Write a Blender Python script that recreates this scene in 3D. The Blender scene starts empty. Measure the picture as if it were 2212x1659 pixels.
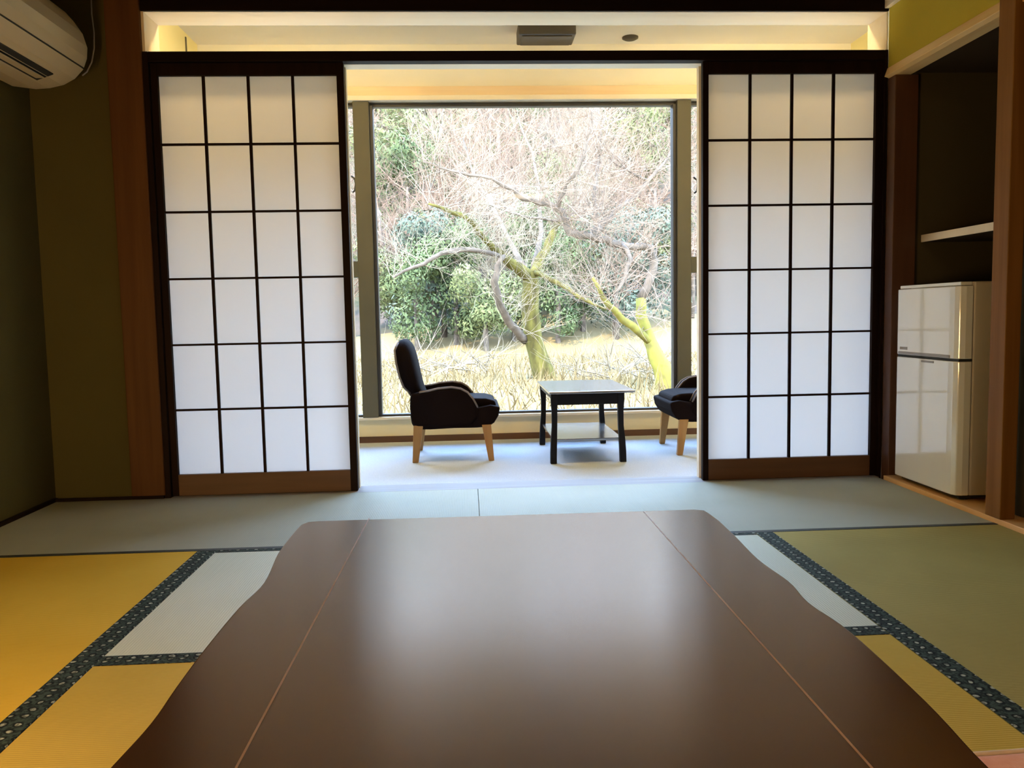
import bpy, bmesh, math, random
from mathutils import Vector, Matrix
R = math.radians
rnd = random.Random(7)
scene = bpy.context.scene
COL = scene.collection

# ------------------------------------------------------------------ camera
FPX, YAW, PITCH, ROLL, CAMH = 1782.4, .0526, .0824, .0191, .7705
sn, cs = math.sin, math.cos
Fv = Vector((sn(YAW)*cs(PITCH), cs(YAW)*cs(PITCH), -sn(PITCH)))
R0 = Vector((cs(YAW), -sn(YAW), 0))
U0 = Vector((sn(YAW)*sn(PITCH), cs(YAW)*sn(PITCH), cs(PITCH)))
Rv = R0*cs(ROLL) - U0*sn(ROLL)
Uv = R0*sn(ROLL) + U0*cs(ROLL)
EYE = Vector((0, 0, CAMH))
cam_d = bpy.data.cameras.new('camera')
cam_d.sensor_fit = 'HORIZONTAL'; cam_d.sensor_width = 36
cam_d.lens = FPX*36/2212
cam_d.clip_start = .02; cam_d.clip_end = 400
cam = bpy.data.objects.new('camera', cam_d); COL.objects.link(cam)
cam.matrix_world = Matrix(((Rv.x, Uv.x, -Fv.x, 0), (Rv.y, Uv.y, -Fv.y, 0), (Rv.z, Uv.z, -Fv.z, CAMH), (0, 0, 0, 1)))
scene.camera = cam

def at(x, y, **k):
    """surveyed point: photo pixel on the plane X=, Y= or Z="""
    d = Fv*FPX + Rv*(x-1106) - Uv*(y-829.5)
    (n, v), = k.items(); i = 'XYZ'.index(n)
    return EYE + d*((v-EYE[i])/d[i])

# ------------------------------------------------------------------ sky, sun, exposure
scene.view_settings.view_transform = 'Standard'
scene.view_settings.look = 'None'
scene.view_settings.exposure = 2.2
scene.view_settings.gamma = 1.0
scene.view_settings.use_curve_mapping = False
scene.cycles.caustics_reflective = False
scene.cycles.caustics_refractive = False
scene.cycles.max_bounces = 10
scene.cycles.diffuse_bounces = 5
scene.cycles.transparent_max_bounces = 12
w = bpy.data.worlds.new('sky'); scene.world = w; w.use_nodes = True
nt = w.node_tree; bg = nt.nodes['Background']
bg.inputs[1].default_value = 5.2
tc = nt.nodes.new('ShaderNodeTexCoord'); sx = nt.nodes.new('ShaderNodeSeparateXYZ')
rp = nt.nodes.new('ShaderNodeValToRGB')
rp.color_ramp.elements[0].position = 0; rp.color_ramp.elements[0].color = (.74, .86, 1, 1)
rp.color_ramp.elements[1].position = .8; rp.color_ramp.elements[1].color = (.26, .50, 1, 1)
nt.links.new(tc.outputs['Generated'], sx.inputs[0]); nt.links.new(sx.outputs['Z'], rp.inputs[0])
nt.links.new(rp.outputs[0], bg.inputs[0])
sun_d = bpy.data.lights.new('sun', 'SUN'); sun_d.energy = 3.6; sun_d.angle = R(1.5); sun_d.color = (1, .86, .66)
sun = bpy.data.objects.new('sun', sun_d); COL.objects.link(sun)
sun.rotation_euler = (R(30), 0, R(-32))          # shines from behind the house on to the hillside
port_d = bpy.data.lights.new('window_portal', 'AREA'); port_d.shape = 'RECTANGLE'
port_d.size = 4.0; port_d.size_y = 2.02; port_d.cycles.is_portal = True
port = bpy.data.objects.new('window_portal', port_d); COL.objects.link(port)
port.location = (.45, 5.5, 1.12); port.rotation_euler = (R(-90), 0, 0)

# ------------------------------------------------------------------ materials
def mat(name, col, rough=.6, spec=.5, noise=None, bump=None, metal=0, coat=0, ior=None, coat_rough=.1, trans=0):
    """noise=(scale xyz, col2, amount detail) ; bump=(scale xyz, strength)"""
    m = bpy.data.materials.new(name); m.use_nodes = True
    n = m.node_tree; b = n.nodes['Principled BSDF']
    b.inputs['Base Color'].default_value = (*col, 1); b.inputs['Roughness'].default_value = rough
    b.inputs['Specular IOR Level'].default_value = spec; b.inputs['Metallic'].default_value = metal
    b.inputs['Coat Weight'].default_value = coat; b.inputs['Coat Roughness'].default_value = coat_rough
    if ior: b.inputs['IOR'].default_value = ior
    if noise or bump:
        t = n.nodes.new('ShaderNodeTexCoord')
    if noise:
        mp = n.nodes.new('ShaderNodeMapping'); mp.inputs['Scale'].default_value = noise[0]
        nz = n.nodes.new('ShaderNodeTexNoise'); nz.inputs['Scale'].default_value = 1; nz.inputs['Detail'].default_value = 5
        r = n.nodes.new('ShaderNodeValToRGB')
        r.color_ramp.elements[0].position = .3; r.color_ramp.elements[1].position = .7
        r.color_ramp.elements[0].color = (*col, 1); r.color_ramp.elements[1].color = (*noise[1], 1)
        n.links.new(t.outputs['Object'], mp.inputs[0]); n.links.new(mp.outputs[0], nz.inputs['Vector'])
        n.links.new(nz.outputs['Fac'], r.inputs[0]); n.links.new(r.outputs[0], b.inputs['Base Color'])
    if bump:
        mp = n.nodes.new('ShaderNodeMapping'); mp.inputs['Scale'].default_value = bump[0]
        nz = n.nodes.new('ShaderNodeTexNoise'); nz.inputs['Scale'].default_value = 1; nz.inputs['Detail'].default_value = 3
        bp = n.nodes.new('ShaderNodeBump'); bp.inputs['Strength'].default_value = bump[1]; bp.inputs['Distance'].default_value = .004
        n.links.new(t.outputs['Object'], mp.inputs[0]); n.links.new(mp.outputs[0], nz.inputs['Vector'])
        n.links.new(nz.outputs['Fac'], bp.inputs['Height']); n.links.new(bp.outputs[0], b.inputs['Normal'])
    return m

M = {}
M['dark_wood'] = mat('dark stained wood', (.009, .003, .002), .6, .12, noise=((30, 30, 2), (.016, .006, .003)))
M['dark_wood_h'] = mat('dark stained wood along', (.007, .002, .0015), .6, .12, noise=((2, 30, 30), (.011, .004, .002)))
M['post_wood'] = mat('brown post wood', (.095, .038, .012), .55, .2, noise=((30, 30, 1.5), (.135, .056, .018)))
M['post_orange'] = mat('orange brown post wood', (.20, .082, .016), .6, .15, noise=((30, 30, 1.5), (.27, .12, .03)))
M['post_dark'] = mat('brown corner post wood', (.085, .034, .014), .5, noise=((30, 30, 1.5), (.12, .048, .02)))
M['rail_wood'] = mat('brown rail wood', (.105, .045, .018), .5, noise=((2, 30, 30), (.14, .062, .026)))
M['lintel_wood'] = mat('honey lintel wood', (.90, .60, .24), .5, noise=((30, 2, 30), (.95, .70, .33)))
M['pale_wood'] = mat('pale planed wood', (.86, .74, .54), .5, noise=((2, 20, 20), (.90, .80, .62)))
M['trim_wood'] = mat('honey window head wood', (.84, .60, .34), .4, noise=((2, 20, 40), (.88, .68, .42)))
M['sill_wood'] = mat('orange sill wood', (.80, .42, .12), .45, noise=((20, 2, 20), (.88, .52, .2)))
M['thresh'] = mat('grey worn threshold wood', (.30, .30, .30), .7, .2, noise=((2, 30, 30), (.38, .38, .38)))
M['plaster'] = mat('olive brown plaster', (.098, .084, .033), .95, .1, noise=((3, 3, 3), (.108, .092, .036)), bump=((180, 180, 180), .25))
M['plaster_lit'] = mat('ochre olive plaster', (.56, .45, .06), .95, .1, noise=((3, 3, 3), (.60, .48, .07)), bump=((180, 180, 180), .2))  # bright copy of the plaster, light on the upper wall put into its colour
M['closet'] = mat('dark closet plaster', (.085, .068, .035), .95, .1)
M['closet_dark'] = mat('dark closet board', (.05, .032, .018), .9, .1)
M['ceil'] = mat('ceiling board', (.24, .16, .085), .8, .2, noise=((1, 14, 1), (.30, .2, .11)))
M['cream'] = mat('cream plaster', (.90, .80, .40), .9, .2, noise=((3, 3, 3), (.92, .82, .43)))
M['beige'] = mat('beige ceiling paper', (.86, .81, .68), .9, .2, noise=((5, 5, 5), (.88, .83, .70)))
M['low_wall'] = mat('beige window apron', (.86, .74, .48), .7, .3, noise=((2, 20, 20), (.90, .78, .52)))
M['carpet'] = mat('pale blue grey carpet', (.50, .54, .58), .95, .2, noise=((160, 160, 160), (.60, .64, .68)), bump=((300, 300, 300), .6))
M['alum'] = mat('bronze aluminium', (.12, .11, .075), .6, .2, noise=((2, 2, 3), (.14, .125, .085)))
M['alum_dark'] = mat('dark bronze aluminium', (.055, .05, .045), .45, .4)
M['rubber'] = mat('black rubber', (.02, .02, .02), .7)
M['leather'] = mat('dark brown fabric', (.0085, .0042, .0035), .8, .06, bump=((60, 60, 60), .3))
M['leather_light'] = mat('grey brown piping', (.20, .155, .13), .55, .4)
M['leg_wood'] = mat('light oak bentwood', (.36, .165, .045), .4, .3, noise=((30, 30, 3), (.44, .23, .07)))
M['black_wood'] = mat('black lacquered wood', (.006, .005, .006), .5, .2)
M['black_top'] = mat('black lacquered table top', (.06, .05, .05), .22, 1.0, coat=1, coat_rough=.18, ior=2.2)
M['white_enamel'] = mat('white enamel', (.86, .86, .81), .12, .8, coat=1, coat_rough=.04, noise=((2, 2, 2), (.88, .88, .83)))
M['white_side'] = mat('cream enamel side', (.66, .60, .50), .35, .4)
M['grey_plastic'] = mat('grey plastic', (.30, .28, .27), .4)
M['ac_body'] = mat('aged white plastic', (.62, .52, .33), .35, .5)
M['lamp_box'] = mat('brown lamp housing', (.055, .04, .02), .5)
M['fusuma'] = mat('dark sliding door board', (.024, .010, .006), .6, .3)
M['cushion'] = mat('salmon brocade', (.85, .24, .11), .8, .3, noise=((14, 14, 14), (.95, .50, .30)), bump=((200, 200, 200), .5))
M['cush_pipe'] = mat('cream cushion edge', (.85, .68, .48), .8)
M['moss'] = mat('mossy bark', (.040, .030, .010), .9, .1, noise=((9, 9, 4), (.11, .09, .02)), bump=((30, 30, 30), .6))
M['bark'] = mat('grey brown bark', (0.062, 0.046, 0.031), .9, .1, noise=((6, 6, 6), (0.124, 0.093, 0.068)))
M['bark_yellow'] = mat('yellow mossy bark', (.10, .08, .022), .9, .1, noise=((6, 6, 6), (.20, .17, .03)))
M['twig'] = mat('dry pinkish twigs', (.16, .11, .075), .9, .1)
M['twig_pale'] = mat('pale twigs', (.19, .150, .098), .9, .1)
M['twig_far'] = mat('far pinkish twigs', (.155, .095, .062), .9, .1)
M['leaf'] = mat('evergreen leaves', (.036, .046, .018), .9, .1, noise=((1.2, 1.2, 1.2), (.095, .115, .045)))
M['leaf_blue'] = mat('blue green leaves', (.05, .060, .040), .9, .1, noise=((1.2, 1.2, 1.2), (.09, .105, .07)))
M['leaf_light'] = mat('yellow green leaves', (.085, .095, .035), .9, .1, noise=((1.2, 1.2, 1.2), (.135, .14, .055)))
M['grass'] = mat('dry straw grass', (.135, .092, .036), .95, .1, noise=((.5, .5, .5), (.165, .118, .055)))
M['gravel'] = mat('pale gravel', (.24, .215, .16), .95, .1, noise=((6, 6, 6), (.32, .29, .22)))
M['roof'] = mat('grey roof', (.2, .2, .2), .8)

def table_top_mat():
    m = mat('walnut laminate', (.050, .019, .009), .25, .5, coat=.25, coat_rough=.22, ior=1.85,
            noise=((60, 2, 60), (.062, .024, .011)))
    b = m.node_tree.nodes['Principled BSDF']
    b.inputs['Coat Tint'].default_value = (1, .84, .62, 1); b.inputs['Specular Tint'].default_value = (1, .72, .45, 1)
    return m
M['laminate'] = table_top_mat()
M['inlay'] = mat('pale inlay strip', (.42, .26, .17), .4)

def rush_mat(name, col, col2, axis, rough, spec, ior=1.45):
    """tatami: rush threads along `axis` (0 = X, 1 = Y)"""
    m = bpy.data.materials.new(name); m.use_nodes = True
    n = m.node_tree; b = n.nodes['Principled BSDF']
    b.inputs['Roughness'].default_value = rough; b.inputs['Specular IOR Level'].default_value = spec
    b.inputs['IOR'].default_value = ior
    t = n.nodes.new('ShaderNodeTexCoord')
    wv = n.nodes.new('ShaderNodeTexWave'); wv.bands_direction = 'Y' if axis == 0 else 'X'
    wv.inputs['Scale'].default_value = 45; wv.inputs['Distortion'].default_value = .4
    nz = n.nodes.new('ShaderNodeTexNoise'); nz.inputs['Scale'].default_value = 3; nz.inputs['Detail'].default_value = 6
    mx = n.nodes.new('ShaderNodeMath'); mx.operation = 'MULTIPLY_ADD'; mx.inputs[1].default_value = .35
    r = n.nodes.new('ShaderNodeValToRGB')
    r.color_ramp.elements[0].position = .25; r.color_ramp.elements[1].position = .9
    r.color_ramp.elements[0].color = (*col, 1); r.color_ramp.elements[1].color = (*col2, 1)
    bp = n.nodes.new('ShaderNodeBump'); bp.inputs['Strength'].default_value = .25; bp.inputs['Distance'].default_value = .002
    L = n.links.new
    L(t.outputs['Object'], wv.inputs[0]); L(t.outputs['Object'], nz.inputs[0])
    L(wv.outputs['Fac'], mx.inputs[0]); L(nz.outputs['Fac'], mx.inputs[2])
    L(mx.outputs[0], r.inputs[0]); L(r.outputs[0], b.inputs['Base Color'])
    L(wv.outputs['Fac'], bp.inputs['Height']); L(bp.outputs[0], b.inputs['Normal'])
    return m
M['rush_gold'] = rush_mat('golden rush', (.66, .40, .022), (.78, .50, .05), 0, .75, .2)  # warm lamp light on the left mats put into the colour
M['rush_mid'] = rush_mat('straw yellow rush', (.54, .37, .045), (.66, .46, .08), 0, .75, .2)  # tone between gold and olive, part of the lamp warmth in the colour
M['rush_olive'] = rush_mat('olive rush', (.33, .27, .075), (.45, .37, .11), 0, .75, .2)
M['rush_pale'] = rush_mat('pale green rush', (.62, .66, .50), (.72, .76, .60), 1, .50, .4)  # window sheen on the rush put into the pale colour
M['rush_far'] = rush_mat('grey green rush', (.36, .38, .29), (.44, .46, .37), 1, .65, .15)  # far row: window sheen likewise put into the grey tone

def brocade_mat(name):
    """cloth border: dark green with rows of pale dots and fine mottling"""
    m = bpy.data.materials.new(name); m.use_nodes = True
    n = m.node_tree; b = n.nodes['Principled BSDF']; b.inputs['Roughness'].default_value = .75; b.inputs['Specular IOR Level'].default_value = .15
    L = n.links.new
    t = n.nodes.new('ShaderNodeTexCoord')
    sc = n.nodes.new('ShaderNodeVectorMath'); sc.operation = 'SCALE'; sc.inputs['Scale'].default_value = 34
    fr = n.nodes.new('ShaderNodeVectorMath'); fr.operation = 'FRACTION'
    sb = n.nodes.new('ShaderNodeVectorMath'); sb.operation = 'SUBTRACT'; sb.inputs[1].default_value = (.5, .5, 0)
    ml = n.nodes.new('ShaderNodeVectorMath'); ml.operation = 'MULTIPLY'; ml.inputs[1].default_value = (1, 1, 0)
    ln = n.nodes.new('ShaderNodeVectorMath'); ln.operation = 'LENGTH'
    r = n.nodes.new('ShaderNodeValToRGB'); e = r.color_ramp.elements
    e[0].position = .15; e[0].color = (.38, .40, .30, 1); e[1].position = .21; e[1].color = (.008, .012, .008, 1)
    x = e.new(.30); x.color = (.008, .012, .008, 1); x = e.new(.36); x.color = (.045, .065, .048, 1)
    nz = n.nodes.new('ShaderNodeTexNoise'); nz.inputs['Scale'].default_value = 130; nz.inputs['Detail'].default_value = 4
    r2 = n.nodes.new('ShaderNodeValToRGB'); r2.color_ramp.elements[0].position = .42; r2.color_ramp.elements[1].position = .58
    r2.color_ramp.elements[0].color = (.35, .35, .35, 1); r2.color_ramp.elements[1].color = (1.3, 1.3, 1.3, 1)
    mx = n.nodes.new('ShaderNodeVectorMath'); mx.operation = 'MULTIPLY'
    wn = n.nodes.new('ShaderNodeTexNoise'); wn.inputs['Scale'].default_value = 25
    wm = n.nodes.new('ShaderNodeVectorMath'); wm.operation = 'MULTIPLY_ADD'; wm.inputs[1].default_value = (.02, .02, 0)
    L(t.outputs['Object'], wn.inputs['Vector']); L(wn.outputs['Color'], wm.inputs[0]); L(t.outputs['Object'], wm.inputs[2]); L(wm.outputs[0], sc.inputs[0]); L(sc.outputs[0], fr.inputs[0]); L(fr.outputs[0], sb.inputs[0]); L(sb.outputs[0], ml.inputs[0]); L(ml.outputs[0], ln.inputs[0])
    L(ln.outputs['Value'], r.inputs[0]); L(t.outputs['Object'], nz.inputs['Vector']); L(nz.outputs['Fac'], r2.inputs[0])
    L(r.outputs[0], mx.inputs[0]); L(r2.outputs[0], mx.inputs[1]); L(mx.outputs[0], b.inputs['Base Color'])
    return m
M['brocade'] = brocade_mat('dark green brocade')
M['brocade_plain'] = mat('dark border cloth', (.022, .026, .018), .6, noise=((50, 50, 50), (.05, .055, .04)))

def paper_mat():
    m = bpy.data.materials.new('shoji paper'); m.use_nodes = True
    n = m.node_tree; n.nodes.remove(n.nodes['Principled BSDF'])
    o = n.nodes['Material Output']
    tr = n.nodes.new('ShaderNodeBsdfTranslucent'); tr.inputs[0].default_value = (.76, .72, .68, 1)
    di = n.nodes.new('ShaderNodeBsdfDiffuse'); di.inputs[0].default_value = (.75, .72, .67, 1)
    mx = n.nodes.new('ShaderNodeMixShader'); mx.inputs[0].default_value = .28
    n.links.new(tr.outputs[0], mx.inputs[1]); n.links.new(di.outputs[0], mx.inputs[2]); n.links.new(mx.outputs[0], o.inputs[0])
    return m
M['paper'] = paper_mat()

def glass_mat():
    m = bpy.data.materials.new('window glass'); m.use_nodes = True
    n = m.node_tree; n.nodes.remove(n.nodes['Principled BSDF'])
    o = n.nodes['Material Output']
    tr = n.nodes.new('ShaderNodeBsdfTransparent'); tr.inputs[0].default_value = (.97, .985, .98, 1)
    gl = n.nodes.new('ShaderNodeBsdfGlossy'); gl.inputs['Roughness'].default_value = .02
    fr = n.nodes.new('ShaderNodeFresnel'); fr.inputs[0].default_value = 1.25
    mx = n.nodes.new('ShaderNodeMixShader')
    n.links.new(fr.outputs[0], mx.inputs[0]); n.links.new(tr.outputs[0], mx.inputs[1]); n.links.new(gl.outputs[0], mx.inputs[2])
    n.links.new(mx.outputs[0], o.inputs[0])
    return m
M['glass'] = glass_mat()

def hill_mat():
    m = bpy.data.materials.new('wooded hillside'); m.use_nodes = True
    n = m.node_tree; b = n.nodes['Principled BSDF']; b.inputs['Roughness'].default_value = 1; b.inputs['Specular IOR Level'].default_value = 0
    t = n.nodes.new('ShaderNodeTexCoord')
    nz = n.nodes.new('ShaderNodeTexNoise'); nz.inputs['Scale'].default_value = .22; nz.inputs['Detail'].default_value = 9; nz.inputs['Roughness'].default_value = .75
    r = n.nodes.new('ShaderNodeValToRGB'); e = r.color_ramp.elements
    e[0].position = .3; e[0].color = (0.026, 0.033, 0.019, 1); e[1].position = .72; e[1].color = (0.088, 0.065, 0.051, 1)
    x = e.new(.44); x.color = (0.056, 0.051, 0.029, 1); x = e.new(.56); x.color = (0.071, 0.053, 0.039, 1)
    n.links.new(t.outputs['Object'], nz.inputs[0]); n.links.new(nz.outputs['Fac'], r.inputs[0]); n.links.new(r.outputs[0], b.inputs['Base Color'])
    return m
M['hill'] = hill_mat()

def emit_mat(name, col, s):
    m = bpy.data.materials.new(name); m.use_nodes = True
    n = m.node_tree; b = n.nodes['Principled BSDF']
    b.inputs['Emission Color'].default_value = (*col, 1); b.inputs['Emission Strength'].default_value = s
    return m
M['strip_glow'] = emit_mat('warm strip diffuser', (1, .74, .36), 10)
M['lamp_glow'] = emit_mat('warm lamp shade', (1, .62, .24), 8.5)
M['lamp_glow2'] = emit_mat('warm ceiling diffuser', (1, .74, .44), 4.5)

# ------------------------------------------------------------------ mesh helpers
class MB:
    def __init__(s): s.bm = bmesh.new()
    def box(s, x0, x1, y0, y1, z0, z1):
        v = [s.bm.verts.new((x, y, z)) for x in (x0, x1) for y in (y0, y1) for z in (z0, z1)]
        for f in ((0,1,3,2),(4,6,7,5),(0,4,5,1),(2,3,7,6),(0,2,6,4),(1,5,7,3)): s.bm.faces.new([v[i] for i in f])
        return s
    def prism(s, pts, a0, a1, axis='Y'):
        """2-D outline pts extruded along an axis; Y: pts=(x,z)  Z: pts=(x,y)  X: pts=(y,z)"""
        def P(p, a):
            return (p[0], a, p[1]) if axis == 'Y' else ((p[0], p[1], a) if axis == 'Z' else (a, p[0], p[1]))
        A = [s.bm.verts.new(P(p, a0)) for p in pts]; B = [s.bm.verts.new(P(p, a1)) for p in pts]
        n = len(pts)
        s.bm.faces.new(A); s.bm.faces.new(B[::-1])
        for i in range(n): s.bm.faces.new([A[i], B[i], B[(i+1) % n], A[(i+1) % n]])
        return s
    def loft(s, rings, cap=True):
        vs = [[s.bm.verts.new(p) for p in r] for r in rings]
        for a, b in zip(vs, vs[1:]):
            n = len(a)
            for i in range(n): s.bm.faces.new([a[i], a[(i+1) % n], b[(i+1) % n], b[i]])
        if cap: s.bm.faces.new(vs[0][::-1]); s.bm.faces.new(vs[-1])
        return s
    def tube(s, pts, rads, n=6, cap=True):
        pts = [Vector(p) for p in pts]
        rings = []; up = Vector((.3, .9, .2)).normalized()
        for i, p in enumerate(pts):
            d = (pts[min(i+1, len(pts)-1)] - pts[max(i-1, 0)]).normalized()
            a = d.cross(up)
            if a.length < .05: a = d.cross(Vector((1, 0, 0)))
            a.normalize(); b = d.cross(a).normalized()
            r = rads[i] if isinstance(rads, (list, tuple)) else rads
            rings.append([p + (a*cs(2*math.pi*k/n) + b*sn(2*math.pi*k/n))*r for k in range(n)])
        return s.loft(rings, cap)
    def build(s, name, m, parent=None, bevel=0, seg=2, subsurf=0, smooth=False, loc=None):
        bmesh.ops.recalc_face_normals(s.bm, faces=s.bm.faces)
        me = bpy.data.meshes.new(name)
        if loc is not None: bmesh.ops.translate(s.bm, verts=s.bm.verts, vec=-Vector(loc))
        s.bm.to_mesh(me); s.bm.free()
        me.materials.append(m)
        o = bpy.data.objects.new(name, me); COL.objects.link(o)
        if loc is not None: o.location = loc
        if parent: o.parent = parent
        if bevel:
            b = o.modifiers.new('bevel', 'BEVEL'); b.width = bevel; b.segments = seg; b.limit_method = 'ANGLE'; b.angle_limit = R(30)
        if subsurf:
            b = o.modifiers.new('sub', 'SUBSURF'); b.levels = subsurf; b.render_levels = subsurf
        if smooth or subsurf:
            for p in me.polygons: p.use_smooth = True
        return o

def tag(o, label, cat, group=None, kind=None):
    o['label'] = label; o['category'] = cat
    if group: o['group'] = group
    if kind: o['kind'] = kind
    return o
def thing(name, label, cat, loc=(0, 0, 0), group=None, rz=0):
    o = bpy.data.objects.new(name, None); COL.objects.link(o)
    o.empty_display_size = .1
    o.location = loc; o.rotation_euler = (0, 0, rz)
    return tag(o, label, cat, group)
def struct(o, label=None, cat=None):
    o['kind'] = 'structure'
    if label: o['label'] = label
    if cat: o['category'] = cat
    return o
def sbox(name, m, x0, x1, y0, y1, z0, z1, label=None, bevel=0, cat=None):
    return struct(MB().box(x0, x1, y0, y1, z0, z1).build(name, m, bevel=bevel), label, cat)

# ------------------------------------------------------------------ dimensions
D = 3.68            # front face of the sliding-screen wall
XL, XR = -1.824, 1.89
YF = 5.33           # window wall of the sunroom
ZE = -.03           # carpet level of the sunroom
ZC = 2.47           # sunroom ceiling
EX0, EX1 = -1.62, 2.50
Z1, ZG, ZU, ZT = 1.8708, 1.8188, 1.913, 2.079

# ------------------------------------------------------------------ room shell
sbox('floor', M['closet_dark'], -2.0, 2.8, -2.4, 3.68, -.16, -.05, 'dark subfloor under the straw mats', cat='floor')
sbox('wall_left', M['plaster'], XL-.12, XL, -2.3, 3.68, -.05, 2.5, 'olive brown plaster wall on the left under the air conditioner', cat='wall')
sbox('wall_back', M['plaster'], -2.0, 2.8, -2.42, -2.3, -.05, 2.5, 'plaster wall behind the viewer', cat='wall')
sbox('ceiling', M['ceil'], -1.95, 2.8, -2.42, 3.68, 2.4, 2.5, 'brown board ceiling of the tatami room', cat='ceiling')
sbox('wall_front', M['plaster'], -1.95, -1.489, 3.68, 3.80, -.05, 2.6, 'dark plaster wall left of the brown post', cat='wall')
# right side: wall above the closet, closet box
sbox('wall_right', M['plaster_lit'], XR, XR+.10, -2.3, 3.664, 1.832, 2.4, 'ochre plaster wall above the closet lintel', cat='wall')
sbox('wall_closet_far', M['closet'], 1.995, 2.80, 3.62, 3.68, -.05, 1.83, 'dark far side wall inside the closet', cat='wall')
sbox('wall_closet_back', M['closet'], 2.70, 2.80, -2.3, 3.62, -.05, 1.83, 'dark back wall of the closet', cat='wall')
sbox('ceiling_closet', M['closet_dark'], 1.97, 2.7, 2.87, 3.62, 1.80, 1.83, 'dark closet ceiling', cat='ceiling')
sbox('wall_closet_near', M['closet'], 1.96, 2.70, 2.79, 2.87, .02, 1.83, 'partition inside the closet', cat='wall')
sbox('floor_closet', M['sill_wood'], 1.868, 2.70, -2.3, 3.60, -.05, .018, 'orange wooden closet floor and sill', bevel=.002, cat='floor')
sbox('trim_1', M['post_dark'], 1.89, 1.995, 3.60, 3.664, -.05, 1.788, 'brown corner post between paper screen and fridge', bevel=.003, cat='post')
sbox('trim_2', M['post_orange'], 1.866, 1.922, 2.775, 2.86, .018, 2.4, 'brown post at the near side of the closet', bevel=.003, cat='post')
# lintel of the closet, two-stepped
o = MB().prism([(1.872, 1.795), (1.885, 1.832), (1.91, 1.832), (1.965, 1.832), (1.965, 1.79), (1.895, 1.788)], 2.86, 3.664, 'Y').build('trim_3', M['lintel_wood'], bevel=.002)
struct(o, 'honey coloured lintel above the closet opening', 'lintel')
o = MB().box(1.89, 1.965, -2.3, 2.775, 1.79, 1.832).build('trim_4', M['lintel_wood'], bevel=.002)
struct(o, 'lintel above the dark sliding door', 'lintel')
sbox('trim_5', M['pale_wood'], 1.868, 1.89, -2.3, 3.664, 2.088, 2.14, 'pale rail at the top of the right wall', bevel=.003, cat='rail')
# near bay closed by a dark sliding door
fd = MB().box(1.955, 1.978, .95, 2.775, .022, 1.79).build('door_1', M['fusuma'], bevel=.002)
struct(fd, 'dark sliding closet door at the right edge', 'door')
MB().box(1.950, 1.9555, .95, 1.0, .022, 1.79).build('door_stile', M['dark_wood'], fd)
sbox('door_2', M['fusuma'], 1.955, 1.978, -2.3, .94, .022, 1.79, 'dark sliding closet door outside the view', cat='door')

# screen wall: post, beams, jambs
sbox('trim_6', M['post_wood'], -1.489, -1.345, 3.655, 3.80, -.05, 2.4, 'broad brown post left of the paper screens', bevel=.004, cat='post')
sbox('trim_7', M['dark_wood'], -1.345, -1.322, 3.665, 3.80, -.05, ZU, 'dark jamb beside the left paper screen', bevel=.002, cat='jamb')
sbox('trim_20', M['dark_wood'], 1.876, 1.89, 3.665, 3.80, -.05, ZU, 'dark jamb beside the right paper screen', bevel=.001, cat='jamb')
sbox('trim_8', M['dark_wood_h'], -1.322, 1.876, 3.665, 3.716, Z1, ZU, 'dark grooved beam under the transom opening', bevel=.003, cat='beam')
sbox('trim_9', M['pale_wood'], -1.322, 1.876, 3.716, 3.79, Z1, ZU, 'pale rear half of the beam under the transom', bevel=.002, cat='beam')
sbox('wall_front_top', M['dark_wood_h'], -1.345, 1.89, 3.665, 3.680, ZT, 2.4, 'dark beam above the transom opening', bevel=.003, cat='beam')
sbox('trim_10', M['pale_wood'], -1.345, 1.89, 3.680, 3.845, ZT, 2.16, 'pale lining at the top of the transom opening', bevel=.002, cat='trim')
sbox('trim_11', M['pale_wood'], -1.345, -1.333, 3.672, 3.845, ZU, ZT, 'pale lining at the left end of the transom opening', bevel=.001, cat='trim')
sbox('trim_12', M['pale_wood'], 1.884, 1.89, 3.672, 3.845, ZU, ZT, 'pale lining at the right end of the transom opening', bevel=.001, cat='trim')
sbox('trim_13', M['pale_wood'], -.536, -.507, 3.755, 3.79, ZE, Z1, 'pale stop behind the left paper screen', bevel=.001, cat='trim')  # both strips stand in for window-lit edges of second screens behind
sbox('trim_14', M['pale_wood'], 1.064, 1.092, 3.755, 3.79, ZE, Z1, 'pale stop behind the right paper screen', bevel=.001, cat='trim')
sbox('wall_front_upper', M['beige'], -1.345, 1.89, 3.68, 3.86, 2.16, 2.6, 'wall above the transom on the sunroom side', cat='wall')
sbox('wall_front_end', M['beige'], 1.89, 2.6, 3.69, 3.86, -.05, 2.6, 'wall at the right end of the screens on the sunroom side', cat='wall')
sbox('trim_15', M['thresh'], -1.322, 1.876, 3.656, 3.80, -.05, .0, 'pale grey grooved threshold below the paper screens', bevel=.002, cat='threshold')
sbox('baseboard_left', M['dark_wood'], XL, XL+.016, -2.3, 3.664, -.04, .014, 'thin dark strip along the left wall', cat='baseboard')
sbox('baseboard_front', M['dark_wood'], XL+.016, -1.345, 3.640, 3.655, .001, .013, 'thin dark strip along the plaster wall below the post', cat='baseboard')

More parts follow.
